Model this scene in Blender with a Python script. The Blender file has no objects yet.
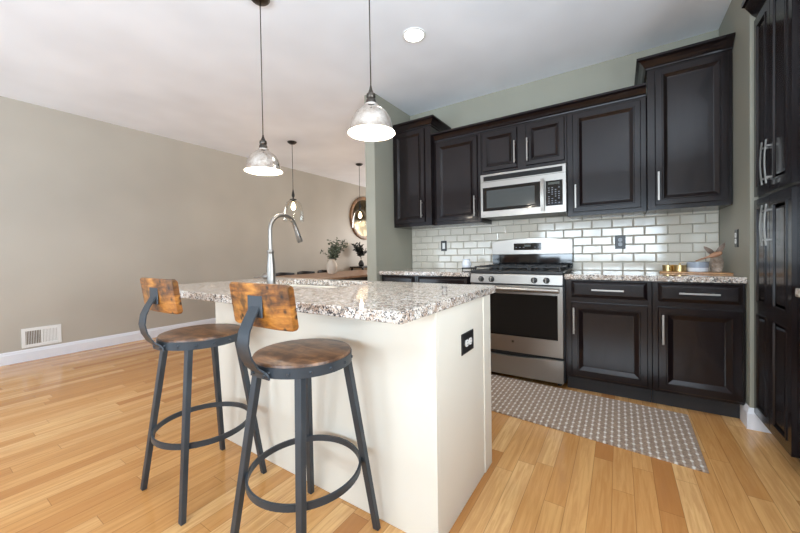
import bpy, bmesh, math, random
from mathutils import Vector, Matrix
random.seed(7)
C = bpy.context.scene.collection
SC = bpy.context.scene

# ------------------------------------------------------------------ camera
def cam_axes(y, p, r):
    y, p, r = map(math.radians, (y, p, r))
    f = Vector((math.sin(y)*math.cos(p), math.cos(y)*math.cos(p), math.sin(p)))
    rt = Vector((math.cos(y), -math.sin(y), 0)); up = rt.cross(f)
    return math.cos(r)*rt + math.sin(r)*up, -math.sin(r)*rt + math.cos(r)*up, f
rt, up, fw = cam_axes(-33.453, -0.848, -0.931)
cd = bpy.data.cameras.new('camera'); cam = bpy.data.objects.new('camera', cd); C.objects.link(cam)
cam.matrix_world = Matrix(((rt.x, up.x, -fw.x, 0), (rt.y, up.y, -fw.y, 0), (rt.z, up.z, -fw.z, 1.091), (0, 0, 0, 1)))
cd.sensor_width = 36; cd.lens = 335.584*36/800
cd.shift_x = (400-397.034)/800; cd.shift_y = (259.127-266.5)/800
cd.clip_start = 0.02
SC.camera = cam

# ------------------------------------------------------------------ world, lights, exposure
SC.view_settings.view_transform = 'Standard'; SC.view_settings.look = 'None'
SC.view_settings.gamma = 1; SC.view_settings.use_curve_mapping = False
SC.view_settings.exposure = 0.25
w = bpy.data.worlds.new('World'); SC.world = w; w.use_nodes = True
bg = w.node_tree.nodes['Background']; bg.inputs[0].default_value = (0.62, 0.78, 1, 1); bg.inputs[1].default_value = 1.0

def area(name, loc, rot, sx, sy, power, col=(1, 1, 1)):
    l = bpy.data.lights.new(name, 'AREA'); l.shape = 'RECTANGLE'; l.size = sx; l.size_y = sy; l.energy = power; l.color = col
    o = bpy.data.objects.new(name, l); o.location = loc; o.rotation_euler = rot; C.objects.link(o); return o
R90 = math.pi/2
# daylight through the windows of the rear wall (behind the camera); the near right wall's window is added fill
SC.cycles.diffuse_bounces = 8
TILT = math.radians(55)   # daylight and light bounced off the ground outside
area('daylight_patio_door', (-3.9, -2.95, .85), (-R90-TILT, 0, math.pi), 2.6, 2.1, 95, (0.74, 0.88, 1))
area('daylight_rear_window', (-0.45, -2.95, 1.12), (-R90-math.radians(44), 0, math.pi), 2.9, 1.8, 275, (0.74, 0.88, 1))
area('added_side_fill', (1.95, 0.10, 1.05), (0, R90+math.radians(40), 0), 1.7, 2.0, 235, (0.80, 0.91, 1))  # unseen window light added to brighten the ceiling over the kitchen
area('daylight_dining_window', (-3.8, 7.96, 1.5), (-R90, 0, 0), 2.2, 1.3, 60, (1.0, 0.93, 0.86))

# ------------------------------------------------------------------ colours and node helper
def lin(r, g, b):
    f = lambda v: (v/255/12.92) if v/255 <= .04045 else ((v/255+.055)/1.055)**2.4
    return (f(r), f(g), f(b), 1)

class N:
    """small helper to write node materials"""
    def __init__(s, name):
        s.m = bpy.data.materials.new(name); s.m.use_nodes = True; s.t = s.m.node_tree
        s.b = s.t.nodes['Principled BSDF']
    def n(s, kind, **kw):
        x = s.t.nodes.new(kind)
        for k, v in kw.items(): setattr(x, k, v)
        return x
    def l(s, a, b): s.t.links.new(a, b)
    def put(s, sock, v):
        if hasattr(v, 'is_linked') or isinstance(v, bpy.types.NodeSocket): s.l(v, sock)
        else: sock.default_value = v
    def math(s, op, a, b=0.0, c=None):
        x = s.n('ShaderNodeMath', operation=op); s.put(x.inputs[0], a); s.put(x.inputs[1], b)
        if c is not None: s.put(x.inputs[2], c)
        return x.outputs[0]
    def coord(s, scale=(1, 1, 1), rot=(0, 0, 0), loc=(0, 0, 0)):
        c = s.n('ShaderNodeTexCoord'); m = s.n('ShaderNodeMapping')
        m.inputs['Scale'].default_value = scale; m.inputs['Rotation'].default_value = rot; m.inputs['Location'].default_value = loc
        s.l(c.outputs['Object'], m.inputs['Vector']); return m.outputs[0]
    def noise(s, vec, scale, detail=3, rough=.5, dist=0):
        x = s.n('ShaderNodeTexNoise'); s.l(vec, x.inputs['Vector'])
        x.inputs['Scale'].default_value = scale; x.inputs['Detail'].default_value = detail
        x.inputs['Roughness'].default_value = rough; x.inputs['Distortion'].default_value = dist
        return x.outputs['Fac']
    def vor(s, vec, scale, feature='F1', out='Distance'):
        x = s.n('ShaderNodeTexVoronoi', feature=feature); s.l(vec, x.inputs['Vector']); x.inputs['Scale'].default_value = scale
        return x.outputs[out]
    def ramp(s, fac, stops, interp='LINEAR'):
        x = s.n('ShaderNodeValToRGB'); x.color_ramp.interpolation = interp
        e = x.color_ramp.elements
        while len(e) < len(stops): e.new(.5)
        for i, (p, c) in enumerate(stops): e[i].position = p; e[i].color = c if len(c) == 4 else (*c, 1)
        s.put(x.inputs[0], fac); return x.outputs[0]
    def mix(s, fac, a, b, mode='MIX'):
        x = s.n('ShaderNodeMix', data_type='RGBA', blend_type=mode)
        s.put(x.inputs[0], fac); s.put(x.inputs[6], a); s.put(x.inputs[7], b); return x.outputs[2]
    def bump(s, h, strength=.2, dist=.01):
        x = s.n('ShaderNodeBump'); x.inputs['Strength'].default_value = strength; x.inputs['Distance'].default_value = dist
        s.l(h, x.inputs['Height']); s.l(x.outputs[0], s.b.inputs['Normal'])
    def set(s, **kw):
        names = dict(col='Base Color', rough='Roughness', metal='Metallic', trans='Transmission Weight', ior='IOR',
                     coat='Coat Weight', coatr='Coat Roughness', spec='Specular IOR Level', em='Emission Color', ems='Emission Strength',
                     alpha='Alpha', sheen='Sheen Weight', aniso='Anisotropic')
        for k, v in kw.items(): s.put(s.b.inputs[names[k]], v)
        return s.m

def paint(name, col, rough=.6, var=.03, bump=.04, scale=40):
    a = N(name); v = a.coord()
    n = a.noise(v, 1.3, 2)
    c2 = tuple(min(1, x*(1+var*2)) for x in col[:3])+(1,); c1 = tuple(x*(1-var*2) for x in col[:3])+(1,)
    a.set(col=a.ramp(n, [(.3, c1), (.7, c2)]), rough=rough)
    a.bump(a.noise(v, scale*6, 3), bump, .002)
    return a.m

M = {}
M['wall_greige'] = paint('greige wall paint', lin(184, 177, 165), .45)
M['wall_sage'] = paint('sage wall paint', lin(151, 149, 135), .5)
M['ceiling'] = paint('ceiling paint', lin(240, 243, 248), .8)
M['trim'] = paint('white trim paint', lin(232, 234, 240), .35, .01)
M['island'] = paint('cream island paint', lin(232, 227, 214), .45, .01, .02)
M['plastic_white'] = paint('white plastic', lin(235, 235, 232), .35, .005, .01)
M['plastic_black'] = paint('black plastic', lin(32, 32, 33), .35, .05, .02)
M['toe'] = paint('dark toe kick', lin(30, 27, 28), .5)
M['black_paint'] = paint('satin black paint', lin(28, 27, 28), .4)
M['chair_black'] = paint('dark chair wood', lin(45, 38, 35), .45)

def m_espresso():
    a = N('espresso stained wood'); v = a.coord((10, 10, .9))
    n = a.noise(v, 4, 4, .5)
    a.set(col=a.ramp(n, [(.3, lin(19, 13, 14)), (.7, lin(29, 20, 20))]), rough=a.ramp(n, [(.2, (.20,)*3), (.8, (.23,)*3)]), spec=.30, coat=.16, coatr=.07); return a.m
M['espresso'] = m_espresso()

def m_steel(name, col, rough, stretch=(1, 1, 60), aniso=.3):
    a = N(name); v = a.coord(stretch); n = a.noise(v, 6, 2, .5)
    a.set(col=a.mix(.15, col, a.ramp(n, [(.3, tuple(x*.85 for x in col[:3])), (.7, col)])), metal=1.0,
          rough=a.ramp(n, [(.2, (rough*.95,)*3), (.8, (rough*1.08,)*3)])); return a.m
M['steel'] = m_steel('brushed stainless steel', lin(163, 158, 152), .33, (1, 1, 60))
M['nickel'] = m_steel('satin nickel', lin(152, 147, 141), .36, (1, 1, 8))
M['dark_nickel'] = m_steel('dark bronze metal', lin(84, 78, 72), .35, (1, 1, 8))
M['brass'] = m_steel('brushed brass', lin(196, 168, 118), .3, (1, 1, 20))
M['black_iron'] = paint('cast iron', lin(24, 24, 25), .5, .08, .1)

def m_gunmetal():
    a = N('gunmetal powder coat'); v = a.coord()
    a.set(col=a.ramp(a.noise(v, 6, 3), [(.3, lin(56, 61, 67)), (.7, lin(70, 77, 84))]), metal=.35, rough=.42)
    a.bump(a.noise(v, 300, 2), .08, .001); return a.m
M['gunmetal'] = m_gunmetal()

def m_black_glass():
    a = N('black glass'); v = a.coord()
    a.set(col=a.ramp(a.noise(v, 2, 1), [(.4, lin(12, 12, 14)), (.6, lin(17, 17, 19))]), rough=.06, spec=.6); return a.m
M['black_glass'] = m_black_glass()
def m_mw_glass():
    a = N('screened oven window'); v = a.coord()
    d = a.vor(v, 500)
    a.set(col=a.ramp(d, [(.2, lin(84, 88, 88)), (.6, lin(62, 66, 66))]), rough=.12, spec=.6); return a.m
M['mw_glass'] = m_mw_glass()

def m_mercury():
    a = N('mercury glass'); v = a.coord()
    n = a.noise(v, 26, 5, .7); s = a.vor(v, 90)
    c = a.ramp(n, [(.32, lin(176, 160, 142)), (.5, lin(212, 204, 194)), (.7, lin(232, 228, 220))])
    c = a.mix(a.ramp(s, [(.06, (1, 1, 1)), (.14, (0, 0, 0))]), c, lin(120, 104, 88))
    a.set(col=c, metal=1.0, rough=a.ramp(n, [(.3, (.22,)*3), (.7, (.08,)*3)])); return a.m
M['mercury'] = m_mercury()
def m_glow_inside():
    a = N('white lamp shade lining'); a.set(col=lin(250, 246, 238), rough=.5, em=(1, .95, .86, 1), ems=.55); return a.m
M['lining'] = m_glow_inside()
def m_emit(name, col, s):
    a = N(name); a.set(col=(1, 1, 1, 1), em=col, ems=s); return a.m
M['bulb'] = m_emit('lit bulb', (1, .9, .75, 1), 9)
M['edison'] = m_emit('lit filament bulb', (1, .72, .42, 1), 7)
M['can_light'] = m_emit('recessed light lens', (1, .97, .92, 1), 6)
def m_glass():
    a = N('clear thin glass'); tr = a.n('ShaderNodeBsdfTransparent'); gl = a.n('ShaderNodeBsdfGlossy'); mx = a.n('ShaderNodeMixShader')
    lw = a.n('ShaderNodeLayerWeight'); lw.inputs['Blend'].default_value = .35; gl.inputs['Roughness'].default_value = .04
    tr.inputs[0].default_value = (.97, .98, .97, 1)
    a.l(a.math('MULTIPLY', a.math('POWER', lw.outputs['Fresnel'], 1.6), .4), mx.inputs[0]); a.l(tr.outputs[0], mx.inputs[1]); a.l(gl.outputs[0], mx.inputs[2])
    a.l(mx.outputs[0], a.t.nodes['Material Output'].inputs[0]); return a.m
M['glass'] = m_glass()

def m_granite():
    a = N('speckled granite'); v = a.coord()
    base = a.ramp(a.noise(v, 22, 4, .65), [(.34, lin(172, 148, 130)), (.48, lin(196, 180, 164)), (.62, lin(216, 209, 200))])
    def cells(scale, ch):
        vv = a.vor(v, scale, out='Color'); sep = a.n('ShaderNodeSeparateColor'); a.l(vv, sep.inputs[0]); return sep.outputs[ch]
    k = a.math('ADD', a.math('MULTIPLY', cells(190, 0), .5), a.math('MULTIPLY', a.noise(v, 50, 3, .6), .9))
    c = a.mix(a.ramp(k, [(.82, (0, 0, 0)), (.86, (1, 1, 1))]), base, lin(226, 224, 220))
    c = a.mix(a.ramp(k, [(.53, (1, 1, 1)), (.58, (0, 0, 0))]), c, lin(122, 116, 112))
    k2 = a.math('ADD', a.math('MULTIPLY', cells(230, 1), .45), a.math('MULTIPLY', a.noise(v, 42, 4, .65), 1.0))
    c = a.mix(a.ramp(k2, [(.53, (1, 1, 1)), (.56, (0, 0, 0))]), c, lin(60, 57, 60))
    a.set(col=c, rough=.06, spec=.4); return a.m
M['granite'] = m_granite()

def m_floor():
    a = N('oak strip floor'); tc = a.n('ShaderNodeTexCoord'); sp = a.n('ShaderNodeSeparateXYZ'); a.l(tc.outputs['Object'], sp.inputs[0])
    W, L = .083, .95
    u = a.math('DIVIDE', sp.outputs[0], W); row = a.math('FLOOR', u)
    wn = a.n('ShaderNodeTexWhiteNoise', noise_dimensions='1D'); a.l(row, wn.inputs['W'])
    v = a.math('ADD', a.math('DIVIDE', sp.outputs[1], L), a.math('MULTIPLY', wn.outputs['Value'], 7.3))
    col = a.math('FLOOR', v)
    cb = a.n('ShaderNodeCombineXYZ'); a.l(row, cb.inputs[0]); a.l(col, cb.inputs[1])
    w2 = a.n('ShaderNodeTexWhiteNoise', noise_dimensions='2D'); a.l(cb.outputs[0], w2.inputs['Vector'])
    tone = a.ramp(w2.outputs['Value'], [(0, lin(180, 122, 68)), (.25, lin(200, 146, 86)), (.65, lin(214, 163, 102)), (1, lin(228, 184, 126))])
    # grain, shifted per plank
    ad = a.n('ShaderNodeVectorMath', operation='MULTIPLY_ADD'); a.l(w2.outputs['Color'], ad.inputs[0]); ad.inputs[1].default_value = (9, 9, 9)
    mp = a.n('ShaderNodeMapping'); mp.inputs['Scale'].default_value = (26, 1.6, 1); a.l(tc.outputs['Object'], mp.inputs[0]); a.l(mp.outputs[0], ad.inputs[2])
    g = a.noise(ad.outputs[0], 2.2, 5, .62, .6)
    c = a.mix(a.ramp(g, [(.4, (.42,)*3), (.62, (0,)*3)]), tone, lin(170, 112, 58))
    fu = a.math('FRACT', u); fv = a.math('FRACT', v)
    eu = a.math('MINIMUM', fu, a.math('SUBTRACT', 1, fu)); ev = a.math('MULTIPLY', a.math('MINIMUM', fv, a.math('SUBTRACT', 1, fv)), L/W)
    e = a.math('MINIMUM', eu, ev)
    seam = a.ramp(e, [(.0, (1, 1, 1)), (.022, (0, 0, 0))])
    sm = a.math('MULTIPLY', seam, .62)
    c = a.mix(sm, c, lin(96, 58, 30))
    a.set(col=c, rough=a.ramp(g, [(.2, (.12,)*3), (.8, (.20,)*3)]), spec=.5)
    a.bump(a.math('SUBTRACT', 1, seam), .12, .002); return a.m
M['floor'] = m_floor()

def m_rustic(name, c1, c2, c3, edge, axis_scale, knots=1.0, ks=17):
    a = N(name); v = a.coord(axis_scale)
    g = a.noise(v, 3, 6, .6, .8)
    c = a.ramp(g, [(.3, c1), (.5, c2), (.72, c3)])
    vv = a.coord(); kn = a.vor(vv, ks)
    kk = a.math('ADD', kn, a.math('MULTIPLY', a.noise(vv, 30, 3), .35))
    c = a.mix(a.math('MULTIPLY', a.ramp(kk, [(.26, (1, 1, 1)), (.42, (0, 0, 0))]), knots), c, edge)
    n = a.noise(vv, 7, 4, .7)
    c = a.mix(a.math('MULTIPLY', a.ramp(n, [(.46, (0, 0, 0)), (.62, (1, 1, 1))]), .8), c, edge)
    a.set(col=c, rough=.38, coat=.1, coatr=.2); a.bump(g, .1, .002); return a.m
M['rustic_back'] = m_rustic('rustic golden wood', lin(88, 48, 20), lin(168, 106, 42), lin(210, 146, 66), lin(34, 20, 12), (3, 3, 14), 1.0, 22)
M['rustic_seat'] = m_rustic('rustic brown wood', lin(84, 56, 38), lin(122, 86, 58), lin(150, 108, 74), lin(60, 40, 30), (2.5, 16, 2), .5)
M['table_wood'] = m_rustic('oiled table wood', lin(150, 112, 84), lin(170, 132, 102), lin(188, 150, 120), lin(130, 92, 68), (14, 1.5, 2), .3)
M['tray_wood'] = m_rustic('light bamboo wood', lin(186, 136, 88), lin(208, 160, 108), lin(222, 178, 126), lin(160, 108, 66), (1.5, 16, 4), .1)
M['rim_wood'] = m_rustic('carved brown wood', lin(110, 76, 46), lin(146, 106, 68), lin(176, 136, 94), lin(70, 46, 28), (4, 4, 4), .3)

def m_tile():
    a = N('glazed tile'); v = a.coord()
    a.set(col=a.ramp(a.noise(v, 2.5, 2), [(.3, lin(204, 197, 182)), (.7, lin(219, 213, 200))]), rough=.09, spec=.55)
    a.bump(a.noise(v, 24, 2), .05, .004); return a.m
M['tile'] = m_tile()
M['grout'] = paint('grout', lin(160, 150, 138), .9)

def m_rug():
    a = N('woven rug'); tc = a.n('ShaderNodeTexCoord'); sp = a.n('ShaderNodeSeparateXYZ'); a.l(tc.outputs['Object'], sp.inputs[0])
    PX, PY = .0345, .060
    u = a.math('DIVIDE', sp.outputs[0], PX); r = a.math('FLOOR', u)
    sh = a.math('MULTIPLY', a.math('MODULO', a.math('ABSOLUTE', r), 2.0), .5)
    v = a.math('ADD', a.math('DIVIDE', sp.outputs[1], PY), sh)
    fu = a.math('MULTIPLY', a.math('SUBTRACT', a.math('FRACT', u), .5), PX); fv = a.math('MULTIPLY', a.math('SUBTRACT', a.math('FRACT', v), .5), PY)
    d = a.math('SQRT', a.math('ADD', a.math('MULTIPLY', a.math('MULTIPLY', fu, fu), 1.4), a.math('MULTIPLY', a.math('MULTIPLY', fv, fv), .6)))
    nz = a.noise(tc.outputs['Object'], 160, 2)
    dot = a.ramp(a.math('ADD', d, a.math('MULTIPLY', nz, .004)), [(.0085, (1, 1, 1)), (.0125, (0, 0, 0))])
    line = a.ramp(a.math('ADD', a.math('ABSOLUTE', fu), a.math('MULTIPLY', nz, .003)), [(.0035, (.45,)*3), (.0055, (0, 0, 0))])
    dot = a.math('MAXIMUM', dot, line)
    n = a.noise(a.coord((1, 5, 1)), 60, 4, .7)
    base = a.ramp(n, [(.32, lin(104, 80, 62)), (.5, lin(146, 121, 100)), (.68, lin(184, 163, 142))])
    c = a.mix(dot, base, lin(228, 222, 212))
    a.set(col=c, rough=.95, sheen=.2); a.bump(a.math('ADD', dot, a.math('MULTIPLY', n, .7)), .6, .006); return a.m
M['rug'] = m_rug()
M['ceramic'] = paint('speckled cream ceramic', lin(216, 206, 192), .5, .06, .1)
M['bowl_blue'] = paint('blue grey glaze', lin(158, 168, 182), .2, .03, .02)
M['bowl_white'] = paint('white glaze', lin(232, 236, 242), .2, .02, .02)
def m_leaf(name, c1, c2):
    a = N(name); v = a.coord(); a.set(col=a.ramp(a.noise(v, 18, 3), [(.3, c1), (.7, c2)]), rough=.55); return a.m
M['leaf'] = m_leaf('grey green leaves', lin(66, 78, 62), lin(118, 128, 106))
M['dark_leaf'] = m_leaf('dark leaves', lin(22, 24, 22), lin(48, 52, 46))
M['twig'] = m_leaf('twig bark', lin(70, 60, 48), lin(104, 92, 74))
M['wicker'] = m_leaf('weathered wicker', lin(130, 108, 90), lin(214, 198, 182))
M['driftwood'] = m_leaf('grey brown wood', lin(82, 66, 56), lin(146, 124, 108))
M['spoon'] = m_leaf('tan wood', lin(150, 104, 76), lin(192, 146, 114))
def m_mirror():
    a = N('mirror glass'); v = a.coord(); a.set(col=a.ramp(a.noise(v, 5, 4), [(.4, lin(84, 76, 60)), (.6, lin(134, 122, 100))]), metal=1.0, rough=.12); return a.m  # dark patchy tint stands in for the reflection in the glass
M['mirror'] = m_mirror()
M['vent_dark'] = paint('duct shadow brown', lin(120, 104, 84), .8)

# ------------------------------------------------------------------ mesh helpers
class B:
    def __init__(s): s.bm = bmesh.new()
    def face(s, pts, mi=0):
        vs = [s.bm.verts.new(p) for p in pts]; f = s.bm.faces.new(vs); f.material_index = mi; return f
    def box(s, x0, x1, y0, y1, z0, z1, mi=0):
        v = [s.bm.verts.new((x, y, z)) for x in (x0, x1) for y in (y0, y1) for z in (z0, z1)]
        for q in ((0, 1, 3, 2), (4, 6, 7, 5), (0, 4, 5, 1), (2, 3, 7, 6), (0, 2, 6, 4), (1, 5, 7, 3)):
            s.bm.faces.new([v[i] for i in q]).material_index = mi
        return s
    def hexa(s, lo, hi, mi=0):
        """prism between two equal-count rings"""
        a = [s.bm.verts.new(p) for p in lo]; b = [s.bm.verts.new(p) for p in hi]; n = len(a)
        for i in range(n):
            s.bm.faces.new((a[i], a[(i+1) % n], b[(i+1) % n], b[i])).material_index = mi
        s.bm.faces.new(a[::-1]).material_index = mi; s.bm.faces.new(b).material_index = mi
        return s
    def bar(s, p, q, w, d, side=Vector((1, 0, 0)), w1=None, d1=None):
        """rectangular bar p->q, width w along side, depth d across"""
        p, q = Vector(p), Vector(q); a = (q-p).normalized(); sd = Vector(side); sd = (sd-a*sd.dot(a)).normalized(); o = a.cross(sd)
        w1 = w if w1 is None else w1; d1 = d if d1 is None else d1
        ring = lambda c, w, d: [c+sd*(w/2)*i+o*(d/2)*j for i, j in ((-1, -1), (1, -1), (1, 1), (-1, 1))]
        return s.hexa(ring(p, w, d), ring(q, w1, d1))
    def lathe(s, prof, c=(0, 0, 0), n=32, axis='Z', mi=0, cap=True, ang=2*math.pi):
        c = Vector(c); rings = []
        for r, h in prof:
            ring = []
            for i in range(n):
                t = 2*math.pi*i/n; x, y = r*math.cos(t), r*math.sin(t)
                p = {'Z': (x, y, h), 'Y': (x, h, y), 'X': (h, x, y)}[axis]
                ring.append(s.bm.verts.new(c+Vector(p)))
            rings.append(ring)
        for k in range(len(rings)-1):
            for i in range(n):
                f = s.bm.faces.new((rings[k][i], rings[k][(i+1) % n], rings[k+1][(i+1) % n], rings[k+1][i])); f.material_index = mi; f.smooth = True
        if cap:
            if prof[0][0] > 1e-6: s.bm.faces.new(rings[0][::-1]).material_index = mi
            if prof[-1][0] > 1e-6: s.bm.faces.new(rings[-1]).material_index = mi
        return s
    def tube(s, pts, r, n=10, mi=0, closed=False):
        pts = [Vector(p) for p in pts]; rr = r if isinstance(r, (list, tuple)) else [r]*len(pts)
        rings = []; m = len(pts); prev = None
        for k, p in enumerate(pts):
            if closed: a = (pts[(k+1) % m]-pts[k-1]).normalized()
            else: a = (pts[min(k+1, m-1)]-pts[max(k-1, 0)]).normalized()
            if prev is None:
                u = a.orthogonal().normalized()
            else:
                u = (prev-a*prev.dot(a)).normalized()
            prev = u; v = a.cross(u)
            rings.append([s.bm.verts.new(p+(u*math.cos(2*math.pi*i/n)+v*math.sin(2*math.pi*i/n))*rr[k]) for i in range(n)])
        for k in range(m if closed else m-1):
            for i in range(n):
                f = s.bm.faces.new((rings[k][i], rings[k][(i+1) % n], rings[(k+1) % m][(i+1) % n], rings[(k+1) % m][i])); f.smooth = True; f.material_index = mi
        if not closed:
            s.bm.faces.new(rings[0][::-1]).material_index = mi; s.bm.faces.new(rings[-1]).material_index = mi
        return s
    def panel(s, o, u, v, n, w, h, prof, back=0.0, mi=0, mic=None):
        """concentric rectangular rings from the back edge to the middle: prof = [(inset, height)]"""
        o, u, v, n = map(Vector, (o, u, v, n)); rings = []
        for ins, ht in [(0, back)]+list(prof):
            rings.append([s.bm.verts.new(o+u*a+v*b+n*ht) for a, b in ((ins, ins), (w-ins, ins), (w-ins, h-ins), (ins, h-ins))])
        for k in range(len(rings)-1):
            for i in range(4):
                s.bm.faces.new((rings[k][i], rings[k][(i+1) % 4], rings[k+1][(i+1) % 4], rings[k+1][i])).material_index = mi
        s.bm.faces.new(rings[-1]).material_index = mi if mic is None else mic
        s.bm.faces.new(rings[0][::-1]).material_index = mi
        return s
    def sweep(s, path, prof, z0=0, out=1):
        """profile [(outward, z)] closed, swept along an open XY path with mitred corners"""
        P = [Vector((p[0], p[1])) for p in path]; rings = []
        for k in range(len(P)):
            ds = []
            if k > 0: ds.append((P[k]-P[k-1]).normalized())
            if k < len(P)-1: ds.append((P[k+1]-P[k]).normalized())
            ns = [Vector((d.y, -d.x))*out for d in ds]
            nn = (sum(ns, Vector((0, 0)))).normalized(); nn = nn/nn.dot(ns[0])
            rings.append([s.bm.verts.new((P[k].x+nn.x*a, P[k].y+nn.y*a, z0+z)) for a, z in prof])
        m = len(prof)
        for k in range(len(rings)-1):
            for i in range(m): s.bm.faces.new((rings[k][i], rings[k][(i+1) % m], rings[k+1][(i+1) % m], rings[k+1][i]))
        s.bm.faces.new(rings[0][::-1]); s.bm.faces.new(rings[-1]); return s

OFF = {}
def finish(name, b, mat, parent=None, bevel=0, seg=2, smooth=None, kind=None, sub=0, solid=0, origin=None):
    bm = b.bm; bmesh.ops.recalc_face_normals(bm, faces=bm.faces[:])
    if parent is not None: off = OFF[parent.name]
    elif origin is not None: off = Vector(origin)
    else:
        xs = [v.co for v in bm.verts]
        off = Vector(((min(v.x for v in xs)+max(v.x for v in xs))/2, (min(v.y for v in xs)+max(v.y for v in xs))/2, min(v.z for v in xs)))
    bmesh.ops.translate(bm, verts=bm.verts[:], vec=-off)
    me = bpy.data.meshes.new(name); bm.to_mesh(me); bm.free()
    o = bpy.data.objects.new(name, me); C.objects.link(o)
    for m in (mat if isinstance(mat, (list, tuple)) else [mat]): me.materials.append(M[m])
    if parent is not None: o.parent = parent
    else: o.location = off
    OFF[o.name] = off
    if solid:
        m = o.modifiers.new('solid', 'SOLIDIFY'); m.thickness = solid; m.offset = 0
    if bevel:
        m = o.modifiers.new('bevel', 'BEVEL'); m.width = bevel; m.segments = seg; m.limit_method = 'ANGLE'; m.angle_limit = math.radians(40)
        for p in me.polygons: p.use_smooth = True
        m.harden_normals = True
    if sub:
        m = o.modifiers.new('sub', 'SUBSURF'); m.levels = sub; m.render_levels = sub
    if smooth:
        for p in me.polygons: p.use_smooth = True
    sm = [p.use_smooth for p in me.polygons]
    if not bevel and any(sm):
        me.set_sharp_from_angle(angle=math.radians(38)); me.polygons.foreach_set('use_smooth', sm)
    if kind: o['kind'] = kind
    return o
def tag(o, label, cat, group=None):
    o['label'] = label; o['category'] = cat
    if group: o['group'] = group
    return o
def thing(name, label, cat, loc, group=None):
    o = bpy.data.objects.new(name, None); C.objects.link(o); o.location = loc; o.empty_display_size = .1
    OFF[o.name] = Vector(loc); return tag(o, label, cat, group)
def struct(name, b, mat, parent=None, **k):
    return finish(name, b, mat, parent, kind='structure', **k)
def copy_tree(o, parent=None):
    c = o.copy(); C.objects.link(c)
    if parent is not None: c.parent = parent
    for ch in list(o.children): copy_tree(ch, c)
    return c

# ------------------------------------------------------------------ room
XL, XK, XK2, XR, YB, YS, ZC = -5.345, -2.147, -2.27, .658, 3.596, 2.849, 2.80
XN, YR_, YF_ = 1.30, -2.2, 7.8            # near right wall, rear wall, far dining wall
struct('floor', B().box(XL-.15, XN+.15, YR_-.15, YF_+.15, -.06, 0), 'floor')
struct('ceiling', B().box(XL-.15, XN+.15, YR_-.15, YF_+.15, ZC, ZC+.08), 'ceiling')
struct('wall_left', B().box(XL-.12, XL, YR_, YF_, 0, ZC), 'wall_greige')
def wall_with_hole(axis, a0, a1, t0, t1, holes):
    b = B(); cur = a0
    def bx(p, q, z0, z1):
        if axis == 'X': b.box(p, q, t0, t1, z0, z1)
        else: b.box(t0, t1, p, q, z0, z1)
    for h0, h1, z0, z1 in holes:
        bx(cur, h0, 0, ZC)
        if z0 > 0: bx(h0, h1, 0, z0)
        bx(h0, h1, z1, ZC); cur = h1
    bx(cur, a1, 0, ZC); return b
struct('wall_far', wall_with_hole('X', XL-.12, XK, YF_, YF_+.12, [(-4.9, -2.7, .85, 2.15)]), 'wall_greige')
struct('wall_rear', wall_with_hole('X', XL-.12, XN+.12, YR_-.12, YR_, [(-5.2, -2.6, .05, 2.17), (-1.75, .85, .83, 2.28)]), 'wall_greige')
struct('wall_near_right', wall_with_hole('Y', YR_, YS, XN, XN+.12, [(-.95, 1.15, .95, 2.3)]), 'wall_greige')
struct('wall_divider', B().box(XK2, XK, YS, YF_, 0, ZC), 'wall_sage')
struct('wall_back', B().box(XK, XR, YB, YB+.12, 0, ZC), 'wall_sage')
struct('wall_right', B().box(XR, XN+.12, 2.855, YB+.12, 0, ZC), 'wall_sage')
# window and patio door frames behind the camera
def frame_rect(axis, c, a0, a1, z0, z1, w=.06, d=.05, mids=()):
    b = B()
    def bx(p, q, za, zb):
        if axis == 'X': b.box(p, q, c-d/2, c+d/2, za, zb)
        else: b.box(c-d/2, c+d/2, p, q, za, zb)
    bx(a0, a0+w, z0, z1); bx(a1-w, a1, z0, z1); bx(a0+w, a1-w, z0, z0+w); bx(a0+w, a1-w, z1-w, z1)
    for m in mids: bx(m-w/2, m+w/2, z0+w, z1-w)
    return b
struct('door_1', frame_rect('X', YR_-.06, -5.2, -2.6, .05, 2.17, mids=(-3.9,)), 'trim')
struct('window_1', frame_rect('X', YR_-.06, -1.75, .85, .83, 2.28, mids=(-.45,)), 'trim')
struct('added_side_window', frame_rect('Y', XN+.06, -.95, 1.15, .95, 2.3, mids=(.10,)), 'trim')  # unseen side window, added to go with the ceiling fill
struct('window_3', frame_rect('X', YF_+.06, -4.9, -2.7, .85, 2.15, mids=(-3.8,)), 'trim')
BBP = [(0, 0), (.016, 0), (.016, .095), (.011, .105), (.010, .116), (.004, .128), (0, .128)]
struct('baseboard_left', B().sweep([(XL, YR_), (XL, YF_)], BBP), 'trim')
struct('baseboard_right', B().sweep([(XR, 2.98), (XR, 2.855), (XN, 2.855)], BBP), 'trim')
struct('baseboard_divider', B().sweep([(XK, 2.96), (XK, YS), (XK2, YS), (XK2, YF_)], BBP, out=-1), 'trim')
struct('baseboard_far', B().sweep([(XL+.02, YF_), (XK2-.02, YF_)], BBP), 'trim')

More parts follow.
